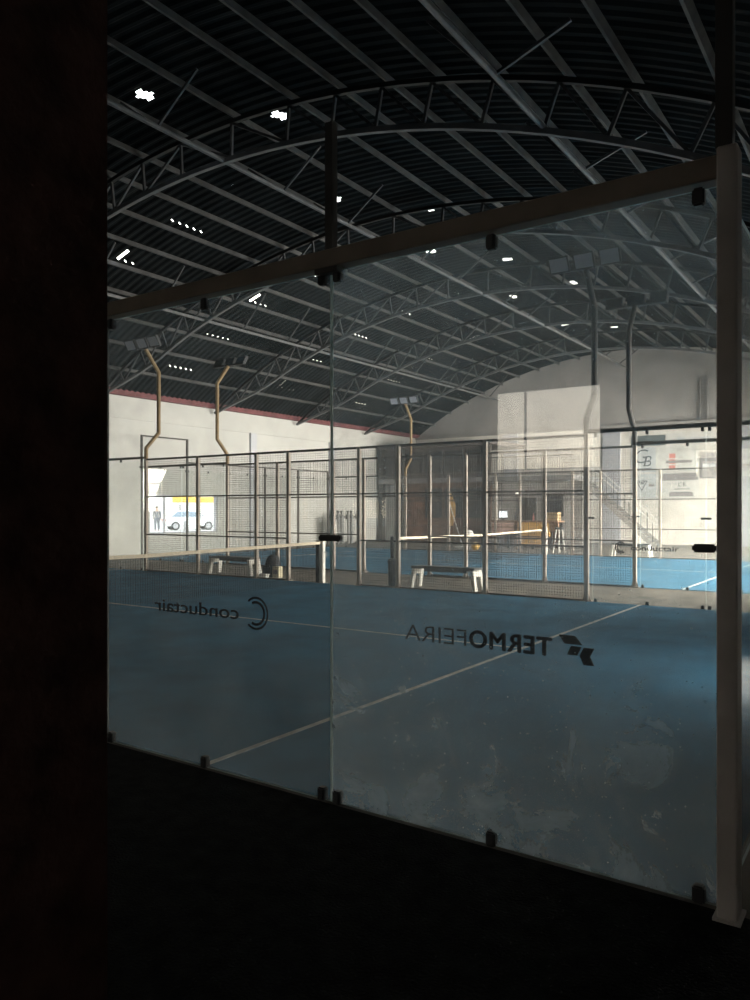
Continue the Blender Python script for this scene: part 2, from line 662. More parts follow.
def offs(x, off):
    d = max(0, min(1, (x - XL) / 3.0))
    return off if off < .24 else .24 + (off - .24) * math.sin(d * PI / 2)


def chord(y, off, a, b):
    mb = MB()
    n = 48
    pts = []
    for i in range(n + 1):
        x = XL + (XR - XL) * i / n
        sl = -(x - XC) / math.sqrt(RAD ** 2 - (x - XC) ** 2)
        up = Vector((-sl, 0, 1)).normalized()
        pts.append((Vector((x, y, roof(x))) - up * offs(x, off), up))
    o0 = len(mb.v)
    for p, u in pts:
        for sy_, su in ((-1, -1), (1, -1), (1, 1), (-1, 1)):
            q = p + Vector((0, sy_ * a / 2, 0)) + u * (su * b / 2)
            mb.v.append(tuple(q))
    for i in range(n):
        for k in range(4):
            k2 = (k + 1) % 4
            mb.f.append((i * 4 + k, i * 4 + k2, (i + 1) * 4 + k2, (i + 1) * 4 + k))
            mb.mi.append(0)
    mb.f += [(3, 2, 1, 0), tuple(n * 4 + k for k in range(4))]
    mb.mi += [0, 0]
    return mb


def onarc(x, y, off):
    sl = -(x - XC) / math.sqrt(RAD ** 2 - (x - XC) ** 2)
    return Vector((x, y, roof(x))) - Vector((-sl, 0, 1)).normalized() * offs(x, off)


tl_ = ['', '', '', 'nearest the camera in view', 'second back from the camera', 'third back from the camera', 'fourth back from the camera',
       'fifth back, the last before the far gable wall']
for ti, y in enumerate(TRY):
    if ti < 2:
        continue
    lab = 'arched steel lattice roof truss, ' + (tl_[ti] if ti > 2 else 'passing overhead just inside the near glass')
    t = thing('roof_truss', lab, 'roof truss', (XL, y, EAVE), 'arched roof trusses')
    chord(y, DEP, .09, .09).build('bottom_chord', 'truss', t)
    chord(y, .24, .08, .08).build('top_chord', 'truss_shaded', t)
    for i, x in enumerate(PUR):
        MB().bar(onarc(x, y, .26), onarc(x, y, DEP - .03), .05, .05, (0, 1, 0)).build('strut', 'strut', t)
        if i < len(PUR) - 1:
            x2 = PUR[i + 1]
            a, b = (x, x2) if x2 <= XC else (x2, x)
            MB().bar(onarc(a, y, DEP - .03), onarc(b, y, .27), .045, .045, (0, 1, 0)).build('diagonal_brace', 'strut', t)

for x, lab in ((-16.7, 'long straight lattice tie under the left roof slope'), (-10.1, 'long straight lattice tie under the ridge of the roof'), (-3.63, 'long straight lattice tie under the right roof slope')):
    zb = roof(x) - DEP
    t = thing('roof_tie', lab, 'roof tie', (x, 0, zb), 'lengthwise ties between the trusses')
    MB().tube([(x, YB + .1, zb), (x, YG - .2, zb)], .045, 8).build('bottom_tube', 'truss', t)
    for k in range(2, len(TRY)):
        y0, y1 = TRY[k], (TRY + [YG])[k + 1]
        for fr in (.30, .70):
            ym = y0 + (y1 - y0) * fr
            for dx in (-1.0, 1.0):
                MB().bar((x, ym, zb), (x + dx, ym, roof(x + dx) - .22), .04, .04).build('diagonal_brace', 'strut', t)


# ------------------------------------------------------------------ courts
def court(y0, name):
    t = struct(MB().box(-20, 0, y0 + .02, y0 + 9.98, 0, .012), name, 'turf')
    z0, z1 = .012, .0145
    mb = MB()
    mb.box(-3.075, -3.025, y0 + .02, y0 + 9.98, z0, z1)
    mb.box(-16.975, -16.925, y0 + .02, y0 + 9.98, z0, z1)
    mb.box(-16.975, -3.025, y0 + 4.975, y0 + 5.025, z0, z1)
    struct(mb, 'court_line', 'line', t)


court(0, 'court_surface')
court(13, 'court_surface')

PH = 3.0


def post(x, y, lab, h=PH, m='post', wd=.08, group='cream fence posts', cat='fence post'):
    t = thing('fence_post', lab, cat, (x, y, 0), group)
    bevel(MB().box(x - wd / 2, x + wd / 2, y - wd / 2, y + wd / 2, 0, h).build('upright', m, t), .006, 1)
    mb = MB().box(x - .10, x + .10, y - .07, y + .07, 0, .02)
    mb.prism([(x - wd / 2 - .045, .02), (x - wd / 2, .02), (x - wd / 2, .14)], 'y', y - .005, y + .005)
    mb.prism([(x + wd / 2 + .045, .02), (x + wd / 2, .02), (x + wd / 2, .14)], 'y', y - .005, y + .005)
    mb.build('base_plate', m, t)
    return t


def fence_panel(x0, x1, y, lab, z0=.04, group='wire mesh fence panels'):
    t = thing('mesh_fence', lab, 'fence panel', ((x0 + x1) / 2, y, z0), group)
    a, b = x0 + .04, x1 - .04
    mb = MB()
    step = .05
    r = .0042
    n = int(round((b - a) / step))
    for i in range(1, n):
        x = a + (b - a) * i / n
        mb.box(x - r / 2, x + r / 2, y - r / 2, y + r / 2, z0, PH)
    k = int(round((PH - z0) / step))
    for i in range(1, k):
        z = z0 + (PH - z0) * i / k
        mb.box(a, b, y - r * 1.5, y - r / 2, z - r / 2, z + r / 2)
    mb.build('wire_mesh', 'wire', t, fix=False)
    for z in ((.04, 1.0, 2.0, 3.0) if z0 < 1 else (2.0, 3.0)):
        hh = .045 if z == 3.0 else .034
        nm = 'top_rail' if z == 3.0 else ('bottom_rail' if z < .1 else 'middle_rail')
        MB().box(a, b, y - .022, y + .022, z - hh, z).build(nm, 'rail', t)
    return t


def clip(mb_, c, n, wd=.05, h=.075, d=.05):
    x, y, z = c
    if n == 'y':
        mb_.box(x - wd / 2, x + wd / 2, y - d / 2, y + d / 2, z - h / 2, z + h / 2)
    else:
        mb_.box(x - d / 2, x + d / 2, y - wd / 2, y + wd / 2, z - h / 2, z + h / 2)
    return mb_


def glass_panel(a, b, const, axis, lab, gm='glassc', h=3.0, group='glass court panels', clips=True):
    """a..b along x at y=const (axis 'y') or along y at x=const (axis 'x')"""
    g = .006
    th = .012
    mb = MB()
    if axis == 'y':
        mb.box(a + g, b - g, const - th / 2, const + th / 2, .004, h)
        loc = ((a + b) / 2, const, .03)
    else:
        mb.box(const - th / 2, const + th / 2, a + g, b - g, .004, h)
        loc = (const, (a + b) / 2, .03)
    mb.mi = [1, 1, 0, 1, 0, 1] if axis == 'y' else [1, 1, 1, 0, 1, 0]
    t = thing('court_glass', lab, 'glass panel', loc, group)
    mb.build('pane', [gm, 'edge'], t)
    if clips:
        for s_ in ((a + .055, (a + b) / 2, b - .055) if gm == 'glassc' else ((-3.99, -3.04, -2.08) if a < -3 else (-1.97, -1.02, -.06))):
            for z in (.035, h - .03):
                c = (s_, const, z) if axis == 'y' else (const, s_, z)
                bevel(clip(MB(), c, axis).build('clip', 'black', t), .008, 2)
    return t


# near glass wall in front of the camera
PL = glass_panel(-4.06, -2.015, 0, 'y', 'left near glass pane with the small round-ring firm logo', 'glass')
PR = glass_panel(-2.015, .03, 0, 'y', 'right near glass pane with the bold arrow-mark firm logo', 'glassr')
for t, x0, x1 in ((PR, -2.10, -1.945), (PR, -.085, .01)):
    bevel(MB().box(x0, x1, -.022, .022, 1.475, 1.51).build('clamp', 'black', t), .008, 2)
MB().box(-2.0195, -2.0105, -.007, .007, .004, 2.98).build('joint_glint', 'glint', PL)  # pale strip added to show the lit glass edges at the joint
# glass logo decals, read from inside the court
yd = .0075
text('lettering', 'conductair', .118, 'decal', PL, (-2.75, yd, .972), (-1, 0, .0), width=.79, weight=.001)
mb = MB()
cx_, cz_ = -2.605, 1.02
def ringarc(mb, r0, r1, a0, a1, n=28):
    for i in range(n):
        q = []
        for r, a in ((r0, a0 + (a1 - a0) * i / n), (r1, a0 + (a1 - a0) * i / n), (r1, a0 + (a1 - a0) * (i + 1) / n), (r0, a0 + (a1 - a0) * (i + 1) / n)):
            q.append((cx_ - r * math.cos(a), cz_ + r * math.sin(a)))
        o = len(mb.v)
        mb.v += [(p[0], yd, p[1]) for p in q]
        mb.f.append((o, o + 1, o + 2, o + 3))
        mb.mi.append(0)
ringarc(mb, .088, .102, math.radians(48), math.radians(312))
ringarc(mb, .060, .076, math.radians(62), math.radians(300))
mb.build('logo_ring', 'decal', PL)
text('lettering', 'TERMO', .122, 'decal', PR, (-.715, yd, .965), (-1, 0, 0), width=.43, weight=0.0, spacing=1.08, bold=.0042)
text('lettering', 'FEIRA', .122, 'decal', PR, (-1.165, yd, .965), (-1, 0, 0), width=.365, weight=-.0012)
for poly in ([(-0.68, 1.07), (-0.6, 1.07), (-0.565, 1.03), (-0.65, 1.03)], [(-0.62, 1.022), (-0.57, 1.022), (-0.59, 0.98), (-0.64, 0.98)],
             [(-0.56, 1.02), (-0.51, 1.02), (-0.53, 0.98), (-0.51, 0.94), (-0.56, 0.94), (-0.58, 0.98)]):
    MB().prism(poly, 'y', yd - .0008, yd + .0008).build('logo_mark', 'decal', PR)

# head beam, corner post, joint post above the beam
o = MB().box(-4.2, .028, -.05, .05, 3.015, 3.115).build('head_beam', 'beam')
bevel(o, .006, 1)
tag(o, 'grey-brown steel beam along the top of the near glass wall', 'beam')
t = thing('corner_post', 'wide grey-brown steel post at the right end of the near glass', 'post', (.06, -.06, 0))
bevel(MB().box(.028, .106, -.11, .0, 0, 3.12).build('upright', 'frame', t), .006, 1)
MB().box(.02, .085, -.09, -.03, 3.12, 4.3).build('upper_post', 'framed', t)
MB().box(.015, .12, -.125, .015, 0, .012).build('base_plate', 'frame', t)
t = thing('upper_post', 'thin dark post rising from the beam above the glass joint', 'post', (-2.02, 0, 3.115))
MB().box(-2.045, -1.995, -.025, .025, 3.115, 3.84).build('upright', 'framed', t)
bevel(MB().box(-2.10, -1.94, -.055, .055, 2.98, 3.015).build('bracket', 'framed', t), .005, 1)
t = thing('glass_end_post', 'dark steel post at the left end of the near glass', 'post', (-4.12, 0, 0))
MB().box(-4.16, -4.075, -.04, .04, 0, 3.0).build('upright', 'framed', t)

# dark column beside the camera
t = thing('steel_column', 'very dark red-brown column filling the left edge of the view', 'column', (-.75, -2.8, 0))
bevel(MB().box(-1.0, -.545, -3.05, -2.56, 0, roof(-.8) - .25).build('shaft', 'rust', t), .012, 2)
MB().box(-1.08, -.475, -3.13, -2.485, 0, .03).build('base_plate', 'rust', t)

# far side fences of the near court (y=10), near and far side of the back court (y=13, 23)
PX = [-4, -6, -8, -9, -11, -12, -14, -16]
def side(y, what):
    for i, x in enumerate(PX):
        post(x, y, 'cream fence post of %s, %s counted from the right' % (what, ORD[i + 1]), group='cream posts of ' + what)
    for i in range(len(PX) - 1):
        x1, x0 = PX[i], PX[i + 1]
        if (x1, x0) == (-9, -11):
            fence_panel(x0, x1, y, 'short wire mesh panel above the entrance of %s' % what, z0=2.0, group='mesh panels of ' + what)
        else:
            fence_panel(x0, x1, y, 'wire mesh panel of %s, %s counted from the right' % (what, ORD[i + 1]), group='mesh panels of ' + what)


side(10, "the near court's far fence")
side(13, "the back court's near fence")
side(23, "the back court's far fence")


def glass_side(y, what, right=True, left=True):
    res = []
    if right:
        res.append(glass_panel(-3.89, -2, y, 'y', 'clear glass panel of %s beside the mesh, right end' % what))
        res.append(glass_panel(-2, 0, y, 'y', 'clear glass panel of %s at its right corner' % what))
        o = MB().box(-3.96, .075, y - .04, y + .04, 3.0, 3.07).build('top_rail', 'rail')
        tag(o, 'dark top rail over the right-hand glass of %s' % what, 'rail')
        post(.115, y, 'cream corner post at the right end of %s' % what)
    if left:
        glass_panel(-18, -16.11, y, 'y', 'clear glass panel of %s beside the mesh, left end' % what)
        glass_panel(-20, -18, y, 'y', 'clear glass panel of %s at its left corner' % what)
        o = MB().box(-20, -16.04, y - .04, y + .04, 3.0, 3.06).build('top_rail', 'rail')
        tag(o, 'dark top rail over the left-hand glass of %s' % what, 'rail')
    return res


far1 = glass_side(10, "the near court's far side")
near2 = glass_side(13, "the back court's near side")
glass_side(23, "the back court's far side")
for t, x0, x1, yy in ((far1[0], -3.99, -3.86, 10), (far1[1], -2.08, -1.92, 10), (near2[0], -4.06, -3.90, 13), (near2[1], -2.08, -1.92, 13)):
    MB().box(x0, x1, yy - .022, yy + .022, 1.48, 1.515).build('clamp', 'black', t)
# firm name on the far glass, read straight
mb = MB()
cx_, cz_, yd = -3.39, .985, 9.992
def ring2(mb, r0, r1, a0, a1, n=24):
    for i in range(n):
        o = len(mb.v)
        for r, a in ((r0, a0 + (a1 - a0) * i / n), (r1, a0 + (a1 - a0) * i / n), (r1, a0 + (a1 - a0) * (i + 1) / n), (r0, a0 + (a1 - a0) * (i + 1) / n)):
            mb.v.append((cx_ + r * math.cos(a), yd, cz_ + r * math.sin(a)))
        mb.f.append((o, o + 1, o + 2, o + 3))
        mb.mi.append(0)
ring2(mb, .085, .105, math.radians(48), math.radians(312))
ring2(mb, .055, .075, math.radians(62), math.radians(300))
mb.build('logo_ring', 'decal', far1[0])
text('lettering', 'conductair', .12, 'decal', far1[0], (-3.22, yd, .945), (1, 0, 0), width=.80, weight=.001)

# end walls: near court right end beside the camera, and the left ends of both courts
for k in range(2):
    glass_panel(.02 + 2 * k, 2 + 2 * k, .0 + .03, 'x', 'glass panel of the near court end wall, %s from the corner post' % ORD[k + 1])
for k in range(5):
    glass_panel(13 + 2 * k, 15 + 2 * k, -20, 'x', 'glass panel of the back court left end wall, %s from its front corner' % ORD[k + 1])
for k in range(6):
    h = 4.1 if k in (0, 1) else 3.3  # raised pair added, drawing a reflection's outline as a frame
    mb = MB().box(-20.03, -19.97, 13 + 2 * k - .03, 13 + 2 * k + .03, 0, h)
    if k == 0:
        mb = MB().box(-20.03, -19.97, 13.02, 13.08, 0, h)
    o = mb.build('end_post', 'framed')
    tag(o, 'thin dark post of the back court left end wall, %s from its front corner' % ORD[k + 1], 'post', 'end wall posts')
o = MB().box(-20.02, -19.98, 13.05, 15.0, 4.05, 4.1).build('top_rail', 'framed')
tag(o, 'dark rail across the added raised frame at the left end wall', 'rail')
o = MB().box(-20.02, -19.98, 15.03, 23.0, 3.25, 3.3).build('top_rail', 'framed')
tag(o, 'dark rail over the low glass of the left end wall', 'rail')


# ------------------------------------------------------------------ lamp poles
def lamp_pole(x, y, s, lab, m, lean=1.0):
    """s: +1 offsets the shaft towards +y, and the floodlights face -s"""
    t = thing('lamp_pole', lab, 'lamp pole', (x, y, PH), 'bent floodlight poles on the fence posts')
    # shaft stands on the post and bends out, then back at the head
    pts = [(x, y, 3.0), (x, y, 3.28), (x, y + s * .42, 3.72), (x, y + s * .42, 5.36), (x, y - s * .02, 5.92)]
    MB().tube(pts, .055, 10).build('shaft', m, t)
    MB().bar((x - .62, y - s * .04, 5.96), (x + .62, y - s * .04, 5.96), .05, .05).build('cross_arm', 'lampbody', t)
    for dx in (-.46, 0, .46):
        c = Vector((x + dx, y - s * .12, 6.07))
        # housing tilted down towards the court
        ux = Vector((1, 0, 0))
        n = Vector((0, -s * .86, -.5)).normalized()
        v = n.cross(ux).normalized()
        def P(a, b, d):
            return c + ux * a + v * b + n * d
        f = MB().quadbox([P(-.17, -.13, -.05), P(.17, -.13, -.05), P(.17, .13, -.05), P(-.17, .13, -.05), P(-.19, -.15, .04), P(.19, -.15, .04), P(.19, .15, .04), P(-.19, .15, .04)]).build('floodlight', 'lampbody', t)
        MB().quadbox([P(-.16, -.12, .04), P(.16, -.12, .04), P(.16, .12, .04), P(-.16, .12, .04), P(-.16, -.12, .046), P(.16, -.12, .046), P(.16, .12, .046), P(-.16, .12, .046)]).build('lens', 'lens', f)
    return t


lamp_pole(-16, 10, 1, 'mustard bent lamp pole, leftmost, with three floodlights facing the camera', 'pole')
lamp_pole(-16, 13, -1, 'mustard bent lamp pole second from left, its lamps facing away', 'pole')
lamp_pole(-16, 23, 1, 'small distant mustard lamp pole in the far left corner', 'pole')
lamp_pole(-4, 10, 1, 'dark bent lamp pole rising over the glass joint at right, three floodlights facing camera', 'polegrey')
lamp_pole(-4, 13, -1, 'dark bent lamp pole farthest right, its lamps facing away', 'polegrey')


# ------------------------------------------------------------------ nets
def net(y0, lab, lab2, lab3):
    x = -10
    a, b = y0 + .12, y0 + 9.90
    t = thing('court_net', lab, 'net', (x, (a + b) / 2, .04))
    top = lambda yv: .93 - .05 * (1 - abs((yv - (a + b) / 2) / ((b - a) / 2)))
    mb = MB()
    n = int((b - a) / .05)
    for i in range(1, n):
        yv = a + (b - a) * i / n
        mb.box(x - .0018, x + .0018, yv - .0018, yv + .0018, .02, top(yv))
    for k in range(1, 18):
        z = .02 + .05 * k
        mb.box(x - .0036, x - .0012, a, b, z - .0012, z + .0012)
    mb.build('net_mesh', 'netcord', t, fix=False)
    mb = MB()
    for i in range(20):
        ya, yb = a + (b - a) * i / 20, a + (b - a) * (i + 1) / 20
        for sx_ in (-1, 1):
            mb.quadbox([(x + sx_ * .004, ya, top(ya) - .055), (x + sx_ * .012, ya, top(ya) - .055), (x + sx_ * .012, yb, top(yb) - .055), (x + sx_ * .004, yb, top(yb) - .055),
                        (x + sx_ * .001, ya, top(ya) + .005), (x + sx_ * .012, ya, top(ya) + .005), (x + sx_ * .012, yb, top(yb) + .005), (x + sx_ * .001, yb, top(yb) + .005)])
    mb.build('tape', 'tape', t)
    for yy, l in ((y0 + .02, lab2), (y0 + 9.99, lab3)):
        if not l:
            continue
        p = thing('net_post', l, 'net post', (x, yy, 0), 'net posts')
        bevel(MB().box(x - .05, x + .05, yy - .05, yy + .05, .012, .98).build('upright', 'benchw', p), .008, 2)
        bevel(MB().box(x - .15, x - .05, yy - .055, yy + .055, .012, .95).build('pad', 'bag', p), .01, 2)
        MB().box(x - .16, x + .09, yy - .09, yy + .09, .0, .016).build('base_plate', 'grey', p)
        MB().tube([(x + .05, yy, .7), (x + .10, yy, .7), (x + .10, yy, .58)], .010, 6).build('crank', 'grey', p)


net(0, 'near court net with sunlit striped cream tape', None, 'net post at the far end of the near court net')
net(13, 'back court net with bright white tape', 'net post at the near end of the back court net', 'net post at the far end of the back court net')


# ------------------------------------------------------------------ benches and things in the corridor
def bench(x0, x1, y0, y1, lab, h=.46):
    t = thing('bench', lab, 'bench', ((x0 + x1) / 2, (y0 + y1) / 2, 0), 'plastic benches beside the courts')
    bevel(MB().box(x0, x1, y0, y1, h - .045, h).build('seat', 'benchd', t), .012, 2)
    MB().box(x0 + .25, x1 - .25, (y0 + y1) / 2 - .06, (y0 + y1) / 2 + .06, h - .11, h - .045).build('stretcher', 'benchd', t)
    for xe, s in ((x0 + .07, -1), (x1 - .07, 1)):
        sp = s * .07
        f = MB()
        ym = (y0 + y1) / 2
        # an inverted U: two splayed legs joined by a deep head
        def L(ya, yb, za, zb, oa, ob, da=0, db=0):
            f.quadbox([(xe + oa - .035, ya + da, za), (xe + oa + .035, ya + da, za), (xe + oa + .035, yb + da, za), (xe + oa - .035, yb + da, za),
                       (xe + ob - .035, ya + db, zb), (xe + ob + .035, ya + db, zb), (xe + ob + .035, yb + db, zb), (xe + ob - .035, yb + db, zb)])
        L(y0, y0 + .11, 0, h - .17, sp, sp * .37, -.02, 0)
        L(y1 - .11, y1, 0, h - .17, sp, sp * .37, .02, 0)
        L(y0, y1, h - .17, h - .045, sp * .37, 0)
        bevel(f.build('leg_frame', 'benchw', t), .008, 1)
    return t


bench(-7.9, -6.4, 10.32, 10.72, 'white-legged bench in the corridor, right of the back net post')
bench(-14.05, -12.6, 10.40, 10.80, 'white-legged bench in the corridor at left behind the near net', h=.45)
bench(-7.75, -6.45, 23.35, 23.75, 'white-legged bench beyond the back court, near the foot of the stairs', h=.46)
t = thing('bar_stool', 'tall white-legged stool at the right end of the orange bar', 'stool', (-9.95, 24.2, 0))
MB().lathe((-9.95, 24.2, .90), [(.14, 0), (.17, .01), (.17, .05), (.14, .07)], 16).build('seat', 'black', t)
for a in range(4):
    ca, sa = math.cos(a * PI / 2 + .3), math.sin(a * PI / 2 + .3)
    MB().tube([(-9.95 + .10 * ca, 24.2 + .10 * sa, .90), (-9.95 + .22 * ca, 24.2 + .22 * sa, 0)], .02, 6).build('leg', 'benchw', t)
MB().tube([(-9.95 + .17 * math.cos(a * PI / 8), 24.2 + .17 * math.sin(a * PI / 8), .34) for a in range(17)], .012, 6).build('foot_ring', 'grey', t)

# rucksack, box, carton
t = thing('rucksack', 'dark rucksack on the corridor floor beside the near net', 'bag', (-12.05, 10.62, 0))
mb = MB()
mb.tube([(-12.05, 10.62, .0), (-12.05, 10.62, .12), (-12.05, 10.63, .34), (-12.06, 10.65, .48), (-12.07, 10.66, .54)], [.17, .20, .19, .14, .05], 12)
mb.build('body', 'bag', t, smooth=True)
bevel(MB().box(-12.17, -11.93, 10.36, 10.46, .06, .28).build('pocket', 'bag', t), .03, 2)
MB().tube([(-12.05, 10.66, .50), (-12.08, 10.68, .60), (-12.03, 10.69, .60), (-12.02, 10.67, .50)], .012, 6).build('handle', 'bag', t)
t = thing('carton', 'small cream carton standing right of the dark rucksack', 'box', (-11.78, 10.5, 0))
bevel(MB().box(-11.88, -11.68, 10.42, 10.58, 0, .27).build('body', 'cream', t), .006, 1)
MB().box(-11.85, -11.71, 10.412, 10.42, .09, .19).build('printed_label', 'bgrey', t)
t = thing('shoe_box', 'low white box on the floor before the dark rucksack', 'box', (-12.0, 10.25, 0))
bevel(MB().box(-12.14, -11.88, 10.18, 10.32, 0, .07).build('body', 'white', t), .006, 1)
bevel(MB().box(-12.15, -11.87, 10.17, 10.33, .07, .10).build('lid', 'white', t), .006, 1)
t = thing('litter_bin', 'dark narrow litter bin standing by the back net post', 'bin', (-8.42, 10.45, 0))
MB().lathe((-8.42, 10.45, 0), [(.10, 0), (.105, .02), (.115, .50), (.125, .505), (.125, .54), (.11, .55)], 18).build('body', 'bag', t, smooth=False)
MB().lathe((-8.42, 10.45, .55), [(.115, 0), (.11, .02), (.06, .04)], 18).build('lid', 'black', t)

# ------------------------------------------------------------------ clubhouse in the far left corner
YF = 29.7
cl = thing('clubhouse', 'dark two-storey clubhouse block in the far left corner', 'clubhouse', (-17, YF, 0))
MB().box(-21.9, -15.6, YF + .25, YF + .40, 2.95, 4.75).build('upper_wall', 'club', cl)
MB().box(-20.4, -15.6, YF + .25, YF + .40, 0, 2.95).build('lower_wall', 'brick', cl)
MB().box(-21.9, -11.4, YF - .1, YG - .2, 2.95, 3.18).build('floor_slab', 'grey', cl)
MB().box(-21.9, -15.4, YF - .15, YG - .2, 4.75, 4.95).build('roof_slab', 'club', cl)
for x in (-21.75, -20.55, -15.7):
    MB().box(x - .14, x + .14, YF - .05, YF + .24, 0, 4.75).build('pillar', 'darkwall', cl)
for i in range(4):
    x0 = -20.3 + i * 1.13
    g = MB().box(x0, x0 + 1.0, YF + .2, YF + .24, 3.45, 4.55).build('window', 'framed', cl)
    MB().box(x0 + .06, x0 + .94, YF + .185, YF + .2, 3.51, 4.49).build('pane', 'clubglass', g)
for i in range(3):
    x0 = -19.2 + i * 1.15
    g = MB().box(x0, x0 + 1.0, YF + .2, YF + .24, 1.2, 2.7).build('window', 'framed', cl)
    MB().box(x0 + .06, x0 + .94, YF + .185, YF + .2, 1.26, 2.64).build('pane', 'clubglass', g)
g = MB().box(-21.55, -20.75, YF + .25, YF + .31, .02, 2.35).build('door', 'wallp', cl)
g['label'] = 'white door'
MB().box(-20.90, -20.84, YF + .22, YF + .25, 1.0, 1.15).build('handle', 'grey', g)
mb = MB()
for i in range(60):
    x = -21.8 + i * .105
    mb.box(x - .008, x + .008, YF - .09, YF - .074, 3.18, 4.05)
mb.build('balcony_bars', 'rail', cl, fix=False)
MB().box(-21.9, -15.4, YF - .11, YF - .055, 4.05, 4.10).build('handrail', 'purlin', cl)
mb = MB()
for k, (x, z) in enumerate([(-21.6 + .16 * (i % 20), 4.18 + .13 * (i // 20)) for i in range(80)]):
    dx = .05 * math.sin(k * 2.3)
    mb.bar((x + dx, YF - .2, z), (x + .12, YF - .2, z + .11), .02, .02)
    mb.bar((x + .1 - dx, YF - .2, z), (x, YF - .2, z + .12), .02, .02)
mb.build('lattice_screen', 'rail', cl, fix=False)
# lighter bay to the right
MB().box(-15.5, -11.4, YF + 1.2, YF + 1.35, 0, 2.95).build('side_wall', 'clubg', cl)
g = MB().box(-14.55, -13.65, YF + 1.12, YF + 1.2, 0, 2.2).build('doorway', 'framed', cl)
g = MB().box(-13.2, -12.3, YF + 1.12, YF + 1.2, 1.3, 2.3).build('window', 'framed', cl)
MB().box(-13.14, -12.36, YF + 1.10, YF + 1.12, 1.36, 2.24).build('pane', 'clubglass', g)
for x in (-15.2, -11.55):
    MB().box(x - .08, x + .08, YF - .05, YF + .11, 0, 2.95).build('pillar', 'clubg', cl)
mb = MB()
for i in range(36):
    x = -15.3 + i * .11
    mb.box(x - .008, x + .008, YF - .09, YF - .074, 3.18, 4.05)
mb.box(-15.4, -11.4, YF - .11, YF - .055, 4.05, 4.09)
mb.build('landing_balustrade', 'purlin', cl, fix=False)

# stairs down to the right
st = thing('staircase', 'steel staircase descending right from the clubhouse landing', 'stairs', (-10, 31, 0))
n = 16
xa, za, xb, zb = -11.2, 2.95, -8.1, .0
for i in range(n):
    x = xa + (xb - xa) * i / n
    z = za + (zb - za) * (i + .5) / n
    MB().box(x, x + .23, 30.55, 31.55, z - .03, z).build('step', 'purlin', st)
for y in (30.53, 31.57):
    MB().bar((xa, y, za - .12), (xb, y, .02), .05, .2).build('stringer', 'clubg', st)
    MB().tube([(xa - .1, y, za + .92), (xb, y, .98), (xb + .15, y, .96)], .025, 8).build('handrail', 'white', st)
    for i in range(7):
        x = xa + (xb - xa) * i / 6.2
        z = za + (zb - za) * i / 6.2
        MB().tube([(x, y, z - .05), (x, y, z + .95)], .018, 6).build('baluster', 'purlin', st)

# bar counter
bc = thing('bar_counter', 'bar counter with glowing orange wooden front below the stairs', 'bar counter', (-12.5, 26.2, 0))
bevel(MB().box(-13.55, -10.6, 25.75, 26.5, 1.12, 1.18).build('worktop', 'wood', bc), .01, 1)
for x0, x1, m_, lb in ((-13.5, -12.5, 'pinkp', 'pinkish front panel'), (-12.36, -10.98, 'orange', 'orange wooden front panel')):
    g = bevel(MB().box(x0, x1, 25.84, 25.90, .62 if m_ == 'pinkp' else .55, 1.12).build('front_panel', m_, bc), .01, 1)
    g['label'] = lb
g = MB().box(-12.3, -11.2, 25.9, 25.95, .15, .50).build('lower_panel', 'orange', bc)
MB().box(-11.0, -10.62, 25.84, 25.92, .72, 1.12).build('end_panel', 'wood', bc)
MB().box(-12.49, -12.37, 25.80, 25.92, 0, 1.12).build('pillar', 'wood', bc)
for x in (-13.45, -13.0, -12.43, -11.9, -11.1, -10.68):
    MB().box(x - .05, x + .05, 26.3, 26.4, 0, 1.12).build('leg', 'framed', bc)
MB().box(-13.45, -10.7, 26.42, 26.47, .05, 1.12).build('back_board', 'brick', bc)
t = thing('monitor', 'small bright lit screen on the left end of the bar', 'monitor', (-13.1, 26.1, 1.18))
bevel(MB().box(-13.34, -12.90, 26.08, 26.12, 1.26, 1.60).build('housing', 'black', t), .008, 1)
MB().box(-13.31, -12.93, 26.070, 26.08, 1.29, 1.57).build('screen', 'screen', t)
MB().box(-13.16, -13.08, 26.09, 26.13, 1.19, 1.28).build('neck', 'black', t)
bevel(MB().box(-13.24, -13.0, 26.02, 26.2, 1.18, 1.195).build('foot', 'black', t), .004, 1)
t = thing('crate', 'small tan wooden crate on the right end of the bar', 'crate', (-10.9, 26.1, 1.18))
for z in (1.19, 1.31, 1.43):
    mb = MB()
    mb.box(-11.15, -10.68, 25.90, 25.92, z, z + .1)
    mb.box(-11.15, -10.68, 26.28, 26.30, z, z + .1)
    mb.box(-11.15, -11.13, 25.90, 26.30, z, z + .1)
    mb.box(-10.70, -10.68, 25.90, 26.30, z, z + .1)
    mb.build('slat', 'tan', t)
MB().box(-11.13, -10.70, 25.92, 26.28, 1.18, 1.20).build('bottom', 'tan', t)
for k, (x, c, l) in enumerate([(-11.75, 'bred', 'small red bottle on the bar, right of the bright screen'), (-12.55, 'ink', 'small dark bottle on the bar beside the bright screen')]):
    t = thing('bottle', l, 'bottle', (x, 26.05, 1.18))
    MB().lathe((x, 26.05, 1.18), [(.036, 0), (.04, .01), (.04, .17), (.018, .22), (.015, .30)], 12).build('body', c, t, smooth=True)
    MB().lathe((x, 26.05, 1.48), [(.018, 0), (.018, .03)], 12).build('cap', 'black', t)

